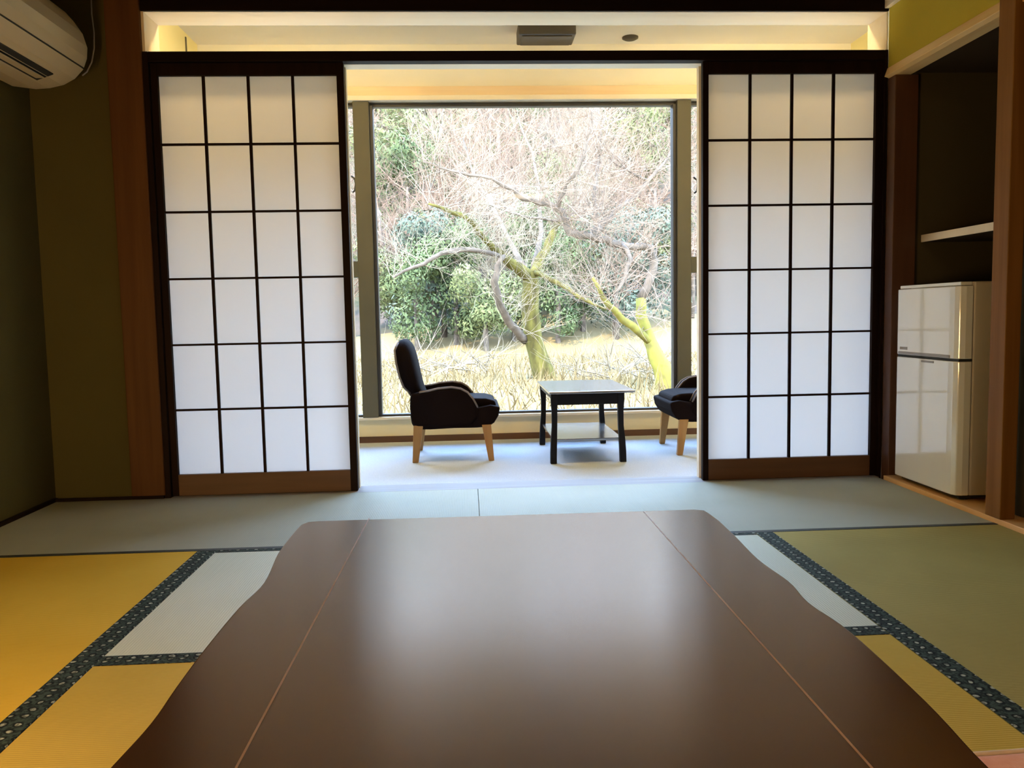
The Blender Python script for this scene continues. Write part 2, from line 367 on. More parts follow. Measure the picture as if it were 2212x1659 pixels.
# ------------------------------------------------------------------ paper screens
def shoji(x0, x1, gx0, gx1, y0, name):
    y1 = y0 + .03
    f = MB()
    f.box(x0, gx0, y0, y1, .002, Z1-.001); f.box(gx1, x1, y0, y1, .002, Z1-.001)
    f.box(gx0, gx1, y0+.001, y1-.001, ZG, Z1-.001)
    o = f.build(name, M['dark_wood'], bevel=.0015)
    struct(o, {'door_3': 'paper sliding screen with dark lattice left of the opening, twenty four panes',
               'door_4': 'paper sliding screen with dark lattice right of the opening, beside the fridge'}[name], 'screen')
    MB().box(gx0, gx1, y0+.001, y1-.001, .002, .096).build('bottom_rail', M['rail_wood'], o, bevel=.0015)
    l = MB(); t = .0055
    for i in range(1, 4):
        x = gx0 + (gx1-gx0)*i/4; l.box(x-t, x+t, y0+.006, y0+.019, .096, ZG)
    for j in range(1, 6):
        z = .096 + (ZG-.096)*j/6; l.box(gx0, gx1, y0+.005, y0+.0185, z-t*.8, z+t*.8)
    l.build('lattice', M['dark_wood'], o)
    MB().box(gx0, gx1, y0+.0195, y0+.0203, .096, ZG).build('paper', M['paper'], o)
    return o
shoji(-1.322, -.507, -1.294, -.538, 3.684, 'door_3')
shoji(1.0625, 1.876, 1.0885, 1.846, 3.684, 'door_4')

# ------------------------------------------------------------------ tatami mats
def tatami(x0, x1, y0, y1, m, long_axis, label, bw=.028, sides='both', pattern=True, bw2=None):
    g = .0012
    x0 += g; x1 -= g; y0 += g; y1 -= g
    c = ((x0+x1)/2, (y0+y1)/2, -.049)
    o = MB().box(x0, x1, y0, y1, -.049, 0).build('tatami_mat', m, loc=c)
    tag(o, label, 'mat', 'straw mats on the floor')
    bm_ = M['brocade'] if pattern else M['brocade_plain']
    bw2 = bw2 or bw
    e = .0009
    rel = lambda a, b, c_, d: MB().box(a-c[0], b-c[0], c_-c[1], d-c[1], .049-.004, .049+e)
    if long_axis == 'X':
        if sides in ('both', 'hi'): rel(x0, x1, y1-bw2, y1).build('cloth_border', bm_, o)
        if sides in ('both', 'lo'): rel(x0, x1, y0, y0+bw).build('cloth_border', bm_, o)
    else:
        if sides in ('both', 'hi'): rel(x1-bw2, x1, y0, y1).build('cloth_border', bm_, o)
        if sides in ('both', 'lo'): rel(x0, x0+bw, y0, y1).build('cloth_border', bm_, o)
    return o
XA, XB = -.862, .985      # the two lengthwise seams
Y1_, Y2_, Y3_ = 2.78, 1.88, .98
XRM = 1.866
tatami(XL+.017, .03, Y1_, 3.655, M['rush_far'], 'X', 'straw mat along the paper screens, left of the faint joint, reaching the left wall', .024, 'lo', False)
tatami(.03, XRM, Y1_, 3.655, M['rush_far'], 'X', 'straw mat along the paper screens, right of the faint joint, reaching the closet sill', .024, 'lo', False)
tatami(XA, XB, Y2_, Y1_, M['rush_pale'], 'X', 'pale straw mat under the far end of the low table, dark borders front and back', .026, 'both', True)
tatami(XA, XB, Y3_, Y2_, M['rush_mid'], 'X', 'yellow straw mat under the near end of the low table', .026, 'both', True)
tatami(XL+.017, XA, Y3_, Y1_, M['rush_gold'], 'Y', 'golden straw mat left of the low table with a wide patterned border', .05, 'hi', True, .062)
tatami(XB, XRM, Y3_, Y1_, M['rush_olive'], 'Y', 'olive straw mat right of the low table with a wide patterned border', .062, 'lo', True)
tatami(XA, XB, .08, Y3_, M['rush_olive'], 'X', 'straw mat at the very bottom of the view under the low table', .026)
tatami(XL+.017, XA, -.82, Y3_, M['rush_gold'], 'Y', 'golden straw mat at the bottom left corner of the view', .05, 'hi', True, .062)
tatami(XB, XRM, -.82, Y3_, M['rush_olive'], 'Y', 'olive straw mat at the bottom right corner below the red cushion', .062, 'lo')
tatami(XL+.017, XRM, -2.28, -.82, M['rush_olive'], 'X', 'straw matting behind the viewer', .026)
tatami(XA, XB, -.82, .08, M['rush_olive'], 'X', 'straw mat below the viewer at the near side of the low table', .026)

# ------------------------------------------------------------------ low table
def low_table():
    zt = .34
    # surveyed edge points, gentle carved waves along both long sides
    Lp = [(235, 1659), (325, 1560), (380, 1482), (440, 1402), (515, 1312), (570, 1257), (600, 1195), (622, 1165), (640, 1143)]
    Rp = [(2140, 1659), (2000, 1512), (1840, 1365), (1760, 1310), (1735, 1288), (1705, 1255), (1640, 1208), (1590, 1158), (1555, 1125)]
    def smooth(P):
        """Catmull-Rom through the surveyed points"""
        out = []
        Q = [P[0]] + P + [P[-1]]
        for i in range(1, len(Q)-2):
            for k in range(5):
                t = k/5
                p0, p1, p2, p3 = Q[i-1:i+3]
                out.append(tuple(.5*((2*p1[j]) + (-p0[j]+p2[j])*t + (2*p0[j]-5*p1[j]+4*p2[j]-p3[j])*t*t + (-p0[j]+3*p1[j]-3*p2[j]+p3[j])*t**3) for j in (0, 1)))
        return out + [P[-1]]
    lw = [(at(*p, Z=zt).x, at(*p, Z=zt).y) for p in Lp]
    rw = [(at(*p, Z=zt).x, at(*p, Z=zt).y) for p in Rp]
    YN = .40
    lw = [(-.365, YN+.05), (-.372, .6)] + lw
    rw = [(.49, YN+.05), (.478, .58)] + rw
    lw = smooth(lw); rw = smooth(rw)
    bl = [at(*p, Z=zt).xy for p in [(650, 1133), (665, 1127), (690, 1125)]]
    br = [at(*p, Z=zt).xy for p in [(1532, 1108), (1522, 1102), (1500, 1100)]]
    outline = [(-.33, YN), *lw, *[tuple(p) for p in bl], *[tuple(p) for p in br][::-1], *rw[::-1], (.455, YN)]
    o = thing('low_table', 'low dark brown tatami room table with wavy long edges and two pale inlay lines', 'table', (.07, 1.1, 0))
    inv = Vector((-.07, -1.1, 0))
    pts = [(p[0]-.07, p[1]-1.1) for p in outline]
    MB().prism(pts, zt-.022, zt, 'Z').build('table_top', M['laminate'], o, bevel=.003, seg=3)
    cx = .07
    # inlay strips
    a0 = at(512, 1655, Z=zt); a1 = at(797, 1120, Z=zt); b0 = at(1880, 1655, Z=zt); b1 = at(1390, 1105, Z=zt)
    for p0, p1 in ((a0, a1), (b0, b1)):
        d = (p1-p0).normalized(); q = p0 - d*((p0.y-YN-.012)/d.y)
        s_ = Vector((d.y, -d.x, 0))*.0013
        m = MB(); L_ = [q-s_+inv, q+s_+inv, p1+s_+inv, p1-s_+inv]
        m.loft([[(v.x, v.y, zt-.002) for v in L_], [(v.x, v.y, zt+.0004) for v in L_]])
        m.build('inlay_strip', M['inlay'], o)
    # apron and legs
    ap = MB(); x0, x1, y0, y1 = -.26-cx, .40-cx, .52-1.1, 1.64-1.1
    ap.box(x0, x1, y0, y0+.018, zt-.072, zt-.022).box(x0, x1, y1-.018, y1, zt-.072, zt-.022)
    ap.box(x0, x0+.018, y0, y1, zt-.072, zt-.022).box(x1-.018, x1, y0, y1, zt-.072, zt-.022)
    ap.build('apron', M['dark_wood'], o, bevel=.002)
    for x in (x0-.005, x1-.055):
        for y in (y0-.005, y1-.055):
            MB().loft([[(x+k, y+k, .001), (x+.06-k, y+k, .001), (x+.06-k, y+.06-k, .001), (x+k, y+.06-k, .001)] if z == 0 else
                       [(x, y, zt-.022), (x+.06, y, zt-.022), (x+.06, y+.06, zt-.022), (x, y+.06, zt-.022)] for k, z in ((.008, 0), (0, 1))]
                      ).build('leg', M['dark_wood'], o, bevel=.003)
low_table()

# ------------------------------------------------------------------ floor cushion
def cushion():
    cx, cy, a, h = .955, 1.015, .27, .062
    o = thing('floor_cushion', 'salmon red square floor cushion on the mat at the bottom right corner', 'cushion', (cx, cy, 0), rz=R(3))
    n = 14; bm = MB(); vs = {}
    for s_ in (1, -1):
        for i in range(n+1):
            for j in range(n+1):
                u, v = i/n*2-1, j/n*2-1
                if s_ == -1 and (abs(u) == 1 or abs(v) == 1): vs[(s_, i, j)] = vs[(1, i, j)]; continue
                e = (1-abs(u)**2.6)*(1-abs(v)**2.6)
                z = h/2 + s_*(h/2-.004)*e**.38
                if s_ == 1: z -= .010*math.exp(-(u*u+v*v)*14)
                x = u*a*(1-.035*(1-v*v)); y = v*a*(1-.035*(1-u*u))
                vs[(s_, i, j)] = bm.bm.verts.new((x, y, max(z, .001) if s_ == 1 else max(z*.7, .001)))
        for i in range(n):
            for j in range(n):
                bm.bm.faces.new([vs[(s_, i, j)], vs[(s_, i+1, j)], vs[(s_, i+1, j+1)], vs[(s_, i, j+1)]])
    bm.build('cover', M['cushion'], o, subsurf=1)
    loop = []
    for k in range(64):
        t = k/64*4; s4 = int(t); f = (t-s4)*2-1
        u, v = ((f, -1), (1, f), (-f, 1), (-1, -f))[s4]
        loop.append((u*a*(1-.035*(1-v*v)), v*a*(1-.035*(1-u*u)), h/2))
    loop.append(loop[0])
    MB().tube(loop, .0045, 6).build('piping', M['cush_pipe'], o, smooth=True)
cushion()

# ------------------------------------------------------------------ fridge
def fridge():
    fx, y0, y1 = 1.872, 3.062, 3.525
    z0, z1 = .020, .868
    o = thing('refrigerator', 'white two door refrigerator standing on the orange closet sill', 'refrigerator', (fx, (y0+y1)/2, z0))
    ox, oy = fx, (y0+y1)/2
    h0 = -(y1-y0)/2; h1 = -h0
    H = z1-z0
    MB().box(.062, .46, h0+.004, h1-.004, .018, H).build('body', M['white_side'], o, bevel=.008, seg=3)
    def slab(z_a, z_b, nm):
        pts = [(.058, h0), (.03, h0), (.010, h0+.008), (.001, h0+.028), (0, h0+.06), (0, h1-.02), (.006, h1-.004), (.02, h1), (.058, h1)]
        return MB().prism(pts, z_a, z_b, 'Z').build(nm, M['white_enamel'], o, bevel=.004, seg=3, smooth=False)
    zs = .568-z0
    d1 = slab(.020, zs-.006, 'door'); d2 = slab(zs+.004, H-.016, 'door')
    MB().box(.012, .058, h0+.01, h1-.01, H-.014, H).build('top_cap', M['white_enamel'], o, bevel=.003)
    MB().box(.010, .062, h0+.006, h1-.006, zs-.006, zs+.004).build('gasket', M['rubber'], o)
    MB().box(-.004, .006, h0+.05, h1-.03, zs+.006, zs+.018).build('door_handle', M['grey_plastic'], d2, bevel=.003)
    MB().box(-.0035, .004, h0+.16, h0+.25, zs-.020, zs-.012).build('door_handle', M['grey_plastic'], d1, bevel=.002)
    MB().box(-.0015, .004, h1-.10, h1-.04, zs+.026, zs+.038).build('badge', M['grey_plastic'], d2, bevel=.001)
    MB().box(.03, .45, h0+.02, h1-.02, .006, .02).build('plinth', M['rubber'], o)
    for x in (.06, .42):
        for y in (h0+.04, h1-.04):
            MB().tube([(x, y, -.0015), (x, y, .012)], .014, 12).build('foot', M['rubber'], o)
fridge()
# closet shelf
o = thing('closet_shelf', 'pale edged wooden shelf in the closet above the refrigerator', 'shelf', (2.03, 3.24, 1.063))
MB().box(.006, .66, -.368, .378, 0, .030).build('board', M['closet_dark'], o)
MB().box(0, .006, -.368, .378, 0, .032).build('front_edge', M['pale_wood'], o, bevel=.001)

# ------------------------------------------------------------------ air conditioner on the left wall
def aircon():
    YE = 3.56
    px = [(80, 196), (110, 194), (140, 187), (165, 173), (184, 152), (192, 128), (193, 105), (183, 75), (165, 50)]
    prof = [(at(*p, Y=YE).x, at(*p, Y=YE).z) for p in px]
    prof = [(XL+.004, prof[0][1]+.012), (max(prof[0][0], XL+.03), prof[0][1])] + prof[1:] + [(prof[-1][0]-.03, prof[-1][1]+.035), (XL+.004, prof[-1][1]+.04)]
    yc = YE-.40
    o = thing('air_conditioner', 'aged white wall mounted air conditioner high on the left wall', 'air conditioner', (XL, yc, prof[0][1]))
    zc = prof[0][1]
    loc = [(x-XL, z-zc) for x, z in prof]
    Yn = YE-.86
    cxm = sum(p[0] for p in loc)/len(loc); czm = sum(p[1] for p in loc)/len(loc)
    rings = []
    for y, s_ in ((Yn, .9), (Yn+.012, .98), (Yn+.03, 1), (YE-.03, 1), (YE-.010, .975), (YE, .90)):
        rings.append([(cxm+(p[0]-cxm)*s_ if p[0] > .02 else p[0], y-yc, czm+(p[1]-czm)*s_) for p in loc])
    MB().loft(rings).build('casing', M['ac_body'], o, smooth=False, bevel=.003)
    # front panel seam and outlet slot run the length of the unit
    s0 = at(186, 150, Y=YE); 
    def strip(pix, r, nm, m, y_a, y_b, dz=.0):
        p = at(*pix, Y=YE); x, z = p.x-XL, p.z-zc+dz
        MB().tube([(x, y_a-yc, z), (x, y_b-yc, z)], r, 8).build(nm, m, o)
    strip((184, 150), .0035, 'panel_seam', M['rubber'], Yn+.02, YE-.012)
    # outlet louvre: dark slot in the belly
    a = at(118, 193, Y=YE); b = at(152, 181, Y=YE)
    q = MB().loft([[(a.x-XL, y-yc, a.z-zc-.003), (b.x-XL, y-yc, b.z-zc-.003), (b.x-XL, y-yc, b.z-zc+.006), (a.x-XL, y-yc, a.z-zc+.006)] for y in (Yn+.08, YE-.14)])
    q.build('air_outlet', M['rubber'], o)
    a = at(130, 189, Y=YE)
    MB().box(a.x-XL-.018, a.x-XL+.016, Yn+.09-yc, YE-.16-yc, a.z-zc-.008, a.z-zc-.004).build('louvre', M['ac_body'], o, bevel=.001)
aircon()
pts = [at(x, y, Y=yy) for x, y, yy in ((196, -30, 3.62), (198, 30, 3.62), (203, 70, 3.62), (203, 105, 3.61), (198, 135, 3.60), (188, 155, 3.585), (178, 163, 3.57))]
tag(MB().tube(pts, .003, 6).build('power_cord', M['grey_plastic'], smooth=True), 'thin grey cord looping down beside the air conditioner', 'cord')

# ------------------------------------------------------------------ sunroom shell
sbox('floor_sunroom', M['carpet'], EX0-.1, EX1+.1, 3.80, YF+.05, -.16, ZE, 'pale blue grey carpet of the sunroom', cat='floor')
sbox('wall_sunroom_left', M['cream'], EX0-.1, EX0, 3.80, YF+.1, -.05, 2.6, 'cream wall at the left end of the sunroom', cat='wall')
sbox('wall_sunroom_right', M['cream'], EX1, EX1+.1, 3.80, YF+.1, -.05, 2.6, 'cream wall at the right end of the sunroom', cat='wall')
sbox('ceiling_sunroom', M['beige'], EX0-.1, EX1+.1, 3.86, YF+.1, ZC, 2.6, 'beige ceiling of the sunroom', cat='ceiling')
sbox('wall_window_top', M['beige'], EX0, EX1, YF, YF+.1, 2.208, ZC, 'beige wall above the picture window', cat='wall')
sbox('wall_window_low', M['low_wall'], EX0, EX1, YF, YF+.12, -.05, .118, 'low beige apron wall under the picture window', cat='wall')
sbox('trim_16', M['pale_wood'], EX0, EX1, YF-.02, YF+.13, .118, .136, 'pale ledge under the picture window', bevel=.003, cat='ledge')
sbox('baseboard_sunroom', M['rail_wood'], EX0, EX1, YF-.008, YF, ZE, ZE+.04, 'brown baseboard under the picture window', cat='baseboard')
sbox('trim_17', M['trim_wood'], EX0, EX1, YF-.03, YF+.06, 2.150, 2.208, 'honey coloured wood band above the picture window', bevel=.002, cat='trim')
sbox('trim_18', M['pale_wood'], EX0, EX1, YF-.045, YF+.06, 2.120, 2.150, 'pale lower edge of the wood band above the window', bevel=.003, cat='trim')
_p = at(400, 80, X=EX0)
sbox('trim_19', M['alum'], EX0, EX0+.006, _p.y-.006, _p.y+.006, 1.9, _p.z, 'thin vertical strip on the left sunroom wall', cat='trim')
# window: heads, mullions, panes, locks
wx0, wx1 = -.56, 1.345
win = MB(); 
win.box(EX0, EX1, YF+.02, YF+.07, 2.095, 2.12)
win.box(EX0, EX1, YF+.02, YF+.07, .136, .150)
win.box(EX0, EX0+.04, YF+.02, YF+.07, .136, 2.12).box(EX1-.04, EX1, YF+.02, YF+.07, .136, 2.12)
wo = win.build('window_1', M['alum_dark'], bevel=.002)
struct(wo, 'large picture window of the sunroom with two side sashes', 'window')
for x0, x1 in ((-.683, -.583), (1.365, 1.455)):
    mu = MB().box(x0, x1, YF-.025, YF+.08, .136, 2.12).build('window_mullion', M['alum'], wo, bevel=.004)
for x0, x1 in ((-.583, -.562), (1.343, 1.365)):
    MB().box(x0, x1, YF+.0, YF+.07, .15, 2.10).build('sash_edge', M['alum_dark'], wo, bevel=.002)
MB().box(-.562, 1.343, YF+.045, YF+.050, .15, 2.095).build('glass_pane', M['glass'], wo)
MB().box(EX0+.04, -.683, YF+.045, YF+.050, .15, 2.095).build('glass_pane', M['glass'], wo)
MB().box(1.455, EX1-.04, YF+.045, YF+.050, .15, 2.095).build('glass_pane', M['glass'], wo)
for px_, s_ in (((772, 582), -1), ((1499, 572), 1)):
    p = at(*px_, Y=YF)
    MB().box(p.x-.030, p.x+.030, YF-.02, YF+.03, p.z-.052, p.z+.052).build('window_catch', M['alum'], wo, bevel=.004)
for px_ in ((763, 398), (1501, 400)):
    p = at(*px_, Y=YF)
    MB().tube([(p.x-.008, YF-.0, p.z+.05), (p.x+.012, YF-.01, p.z+.03), (p.x+.016, YF-.012, p.z), (p.x+.010, YF-.01, p.z-.04), (p.x-.004, YF, p.z-.05)], .006, 8).build('cam_lock', M['alum_dark'], wo, smooth=True)
sbox('roof', M['roof'], -2.6, 3.4, -3.0, 5.75, 2.6, 2.72, 'roof over the rooms', cat='roof')

# ceiling fitting and detector of the sunroom
a = at(1118, 96, Z=ZC-.055); b = at(1240, 96, Z=ZC-.055)
cyl = (a.y+b.y)/2; cxl = (a.x+b.x)/2; hw = (b.x-a.x)/2
cyl = 5.02
a = at(1118, 90, Y=cyl); b = at(1240, 90, Y=cyl); cxl = (a.x+b.x)/2; hw = (b.x-a.x)/2
o = thing('ceiling_light', 'brown box shaped ceiling light hanging under the sunroom ceiling', 'lamp', (cxl, cyl, ZC))
MB().box(-hw, hw, -.10, .10, -.075, -.0).build('housing', M['lamp_box'], o, bevel=.008, seg=3)
MB().box(-hw+.02, hw-.02, -.08, .08, -.082, -.074).build('diffuser', M['lamp_box'], o, bevel=.003)
a = at(1350, 103, Z=ZC-.01)
o = thing('smoke_detector', 'small round detector on the sunroom ceiling right of the light', 'detector', (a.x, min(a.y, 5.2), ZC))
MB().loft([[(r_*cs(t/20*2*math.pi), r_*sn(t/20*2*math.pi), z) for t in range(20)] for r_, z in ((.05, 0), (.05, -.008), (.035, -.016), (.015, -.018))]).build('detector_cover', M['lamp_box'], o, smooth=True)

# two added warm fill strips, unseen, at the screen side of the sunroom ceiling
for i_, xb in enumerate((-.95, 1.75)):
    o = thing('ceiling_light', ('long warm strip light on the sunroom ceiling behind the left paper screen', 'long warm strip light on the sunroom ceiling behind the right paper screen')[i_], 'lamp', (xb, 4.12, ZC))
    MB().box(-.5, .5, -.05, .05, -.035, 0).build('housing', M['white_side'], o, bevel=.004)
    MB().box(-.48, .48, -.04, .04, -.065, -.035).build('diffuser', M['strip_glow'], o, bevel=.004)

# ------------------------------------------------------------------ armchairs
def armchair():
    Yn, Yf_ = 4.53, 4.99
    cx, cy = -.09, (Yn+Yf_)/2
    o = thing('armchair', 'dark brown armchair with high reclined back, left of the black coffee table', 'armchair', (cx, cy, ZE))
    hw = (Yf_-Yn)/2
    def P(x, y): p = at(x, y, Y=Yn); return (p.x-cx, p.z-ZE)
    # body shell (seat box)
    seat = [(887, 872), (886, 900), (889, 918), (900, 929), (930, 929), (980, 926), (1030, 925), (1055, 923), (1068, 914), (1077, 899), (1081, 880), (1060, 876), (1030, 882), (980, 886), (930, 884)]
    MB().prism([P(*p) for p in seat], -hw+.012, hw-.012).build('seat', M['leather'], o, bevel=.012, seg=3)
    # loose seat cushion
    cu = [(905, 868), (905, 882), (1040, 884), (1074, 881), (1070, 868), (1050, 863), (980, 862)]
    MB().prism([P(*p) for p in cu], -hw+.062, hw-.062).build('seat_cushion', M['leather'], o, bevel=.014, seg=3)
    # arms
    arm = [(886, 852), (905, 848), (925, 845), (945, 840), (975, 837), (995, 840), (1010, 848), (1022, 862), (1032, 880), (1034, 900), (1020, 918), (960, 924), (900, 924), (888, 912), (885, 880)]
    for y0, y1 in ((-hw, -hw+.06), (hw-.06, hw)):
        a_ = MB().prism([P(*p) for p in arm], y0, y1).build('armrest', M['leather'], o, bevel=.018, seg=4)
        top = [P(*p) for p in arm[1:9]]
        for yy in (y0+.006, y1-.006):
            MB().tube([(x, yy, z-.001) for x, z in top], .0045, 6).build('piping', M['leather_light'], a_, smooth=True)
    # back: padded, reclined, a rounded plate
    lo = [(887, 872), (880, 852), (866, 838), (857, 815), (850, 785), (846, 758), (852, 742)]
    hi = [(925, 872), (912, 850), (905, 832), (900, 808), (893, 778), (886, 752), (877, 739)]
    rings = []
    n = len(lo)
    bw = [hw-.062, hw-.055, hw-.03, hw-.02, hw-.02, hw-.035, hw-.085]
    for (l, h, b_) in zip(lo, hi, bw):
        L_, H_ = Vector(P(*l)), Vector(P(*h))
        ring = []
        for (u, v) in ((0, -.86), (.25, -1), (.75, -1), (1, -.82), (1.05, -.4), (1.06, 0), (1.05, .4), (1, .82), (.75, 1), (.25, 1), (0, .86), (-.04, .4), (-.05, 0), (-.04, -.4)):
            q = L_ + (H_-L_)*u; ring.append((q.x, v*b_, q.y))
        rings.append(ring)
    l, h = Vector(P(863, 734)), Vector(P(869, 733))
    rings.append([(l.x+(h.x-l.x)*u, v*(hw-.13), l.y) for (u, v) in ((0, -.86), (.25, -1), (.75, -1), (1, -.82), (1, -.4), (1, 0), (1, .4), (1, .82), (.75, 1), (.25, 1), (0, .86), (0, .4), (0, 0), (0, -.4))])
    bk = MB().loft(rings).build('backrest', M['leather'], o, subsurf=1)
    # pale rear shell edge
    for s_ in (-1, 1):
        MB().tube([(P(*l)[0]+.012, s_*(b_*.97), P(*l)[1]) for l, b_ in zip(lo[1:], bw[1:])], .006, 6).build('piping', M['leather_light'], bk, smooth=True)
    # legs
    def leg(t0, t1, b0, b1, yi, yo):
        T0, T1, B0, B1 = P(*t0), P(*t1), P(*b0), P(*b1)
        zt, zb = T0[1], .0005
        mid = .5; 
        r = []
        for f, bul in ((0, 0), (.35, .004), (.7, .002), (1, 0)):
            xa = T0[0]+(B0[0]-T0[0])*f; xb = T1[0]+(B1[0]-T1[0])*f; z = zt+(zb-zt)*f
            ya = yi*(1-f)+(yi+(.008 if yi < 0 else -.008)*-1)*f
            r.append([(xa, yi, z), (xb, yi, z), (xb, yo, z), (xa, yo, z)])
        return MB().loft(r).build('leg', M['leg_wood'], o, bevel=.003)
    for yi, yo in ((-hw+.004, -hw+.034), (hw-.034, hw-.004)):
        leg((893, 920), (914, 920), (891, 1000), (904, 1000), yi, yo)
        leg((1041, 918), (1061, 918), (1056, 996), (1068, 996), yi, yo)
    return o
ch = armchair()
def copy_tree(o, parent=None):
    c = o.copy(); COL.objects.link(c); c.parent = parent
    for k in list(o.children): copy_tree(k, c)
    return c
ch2 = copy_tree(ch)
ch2.location = (1.385, ch.location.y, ZE); ch2.rotation_euler = (0, 0, math.pi)
ch2['label'] = 'dark brown armchair half hidden behind the right paper screen'
ch['group'] = ch2['group'] = 'armchairs in the sunroom'

# ------------------------------------------------------------------ coffee table
def coffee():
    cx, cy = .645, 4.715
    zt = .362-ZE
    o = thing('coffee_table', 'black lacquered coffee table with a lower shelf, between the armchairs', 'table', (cx, cy, ZE))
    c_ = at(1186, 847, Z=.362); d_ = at(1372, 842, Z=.362); b_ = at(1157, 814, Z=.375)
    x0, x1 = c_.x-cx, d_.x-cx; y0 = (c_.y+d_.y)/2-cy; y1 = .405
    tp = []
    for k in range(7): # bowed ends
        t = k/6; tp.append((x0+(x1-x0)*t, y0-.008*math.sin(math.pi*t)))
    for k in range(7):
        t = k/6; tp.append((x1+(x0-x1)*t, y1+.008*math.sin(math.pi*t)))
    MB().prism(tp, zt-.014, zt, 'Z').build('table_top', M['black_top'], o, bevel=.004, seg=3)
    lx0, lx1 = .437-cx, .838-cx; ly0, ly1 = 4.385-cy, 5.07-cy
    ap = MB(); h0, h1 = zt-.075, zt-.014
    ap.box(lx0+.008, lx1-.008, ly0+.006, ly0+.022, h0, h1).box(lx0+.008, lx1-.008, ly1-.022, ly1-.006, h0+.03, h1)
    ap.box(lx0+.006, lx0+.022, ly0+.01, ly1-.01, h0+.03, h1).box(lx1-.022, lx1-.006, ly0+.01, ly1-.01, h0+.03, h1)
    ap.build('apron', M['black_wood'], o, bevel=.002)
    MB().box(lx0+.012, lx1-.012, ly0+.012, ly1-.012, .118, .132).build('lower_shelf', M['black_top'], o, bevel=.003)
    for sx_, X in ((-1, lx0), (1, lx1)):
        for sy_, Y in ((-1, ly0), (1, ly1)):
            r = []
            for z, off, hw in ((.0005, .005, .017), (.06, .004, .017), (.12, .001, .0165), (.20, -.004, .0145), (.28, -.005, .015), (zt-.05, -.003, .018), (zt-.014, -.003, .018)):
                x = X - sx_*.016 + sx_*off; y = Y - sy_*.016 + sy_*off
                r.append([(x-hw, y-hw, z), (x+hw, y-hw, z), (x+hw, y+hw, z), (x-hw, y+hw, z)])
            MB().loft(r).build('leg', M['black_wood'], o, bevel=.002)
coffee()

# ------------------------------------------------------------------ added fill lamps that brighten the tatami room, out of view
o = thing('floor_lamp', 'square paper floor lantern at the left wall behind the viewer', 'lamp', (-1.54, .60, .0015))
MB().box(-.13, .13, -.13, .13, .16, .72).build('lamp_shade', M['lamp_glow'], o, bevel=.004)
fm = MB()
for x in (-.14, .14):
    for y in (-.14, .14): fm.box(x-.008, x+.008, y-.008, y+.008, 0, .74)
fm.box(-.14, .14, -.14, .14, .14, .155).box(-.148, .148, -.148, .148, .725, .74)
fm.build('frame', M['dark_wood'], o)

o = thing('ceiling_light', 'square wooden framed ceiling light above the viewer', 'lamp', (.75, .1, 2.4))  # added fill light to brighten the room, never in view
MB().box(-.25, .25, -.25, .25, -.11, -.01).build('diffuser', M['lamp_glow2'], o, bevel=.004)
MB().box(-.27, .27, -.27, -.252, -.12, 0).box(-.27, .27, .252, .27, -.12, 0).box(-.27, -.252, -.252, .252, -.12, 0).box(.252, .27, -.252, .252, -.12, 0).build('frame', M['dark_wood'], o)

# ------------------------------------------------------------------ outdoors
GZ = -.45
def hill_h(x, y):
    if y < 24: return GZ
    t = (y-24)
    h = GZ + .12*t + .010*t*t if t < 14 else GZ + .12*14 + 1.96 + (t-14)*.54
    return h + (math.sin(x*.21+1)*1.1+math.sin(x*.37+y*.2)*.6)*min(1, t/10)
ground = MB()
nx, ny = 50, 64; vv = {}
for i in range(nx+1):
    for j in range(ny+1):
        y = 5.6+(88-5.6)*(j/ny)**1.3; x = (2*i/nx-1)*(22+y*.75)
        vv[i, j] = ground.bm.verts.new((x, y, hill_h(x, y)))
for i in range(nx):
    for j in range(ny): ground.bm.faces.new([vv[i, j], vv[i+1, j], vv[i+1, j+1], vv[i, j+1]])
bmesh.ops.recalc_face_normals(ground.bm, faces=ground.bm.faces)
gm = bpy.data.meshes.new('hillside'); 
for f in ground.bm.faces:
    yc = f.calc_center_median().y
    f.material_index = 1 if yc < 8.5 else (2 if yc < 29 else 0); f.smooth = True
ground.bm.to_mesh(gm); ground.bm.free()
for k in ('hill', 'gravel', 'grass'): gm.materials.append(M[k])
go = bpy.data.objects.new('hillside', gm); COL.objects.link(go)
struct(go, 'sunlit straw meadow rising to a wooded hillside beyond the window', 'ground')

def grow(mb, p, d, L, r, depth, rg, spread=.7, up=.15, n=3):
    """random crooked branch with side shoots"""
    pts = [p]; rs = [r]; q = p.copy(); dd = d.normalized(); k = 4
    for i in range(k):
        dd = (dd + Vector((rg.uniform(-1, 1), rg.uniform(-1, 1), rg.uniform(-1, 1)+up))*.28).normalized()
        q = q + dd*L/k; pts.append(q.copy()); rs.append(max(r*(1-.75*(i+1)/k), r*.2))
    mb.tube(pts, rs, n, cap=False)
    if depth > 0:
        for i in range(1, k+1):
            for s_ in range(2 if depth > 1 else 2):
                nd = (dd*.7 + Vector((rg.uniform(-1, 1), rg.uniform(-1, 1), rg.uniform(-.8, 1)))*spread).normalized()
                grow(mb, pts[i], nd, L*rg.uniform(.45, .7), rs[i]*.6+.001, depth-1, rg, spread, up, n)

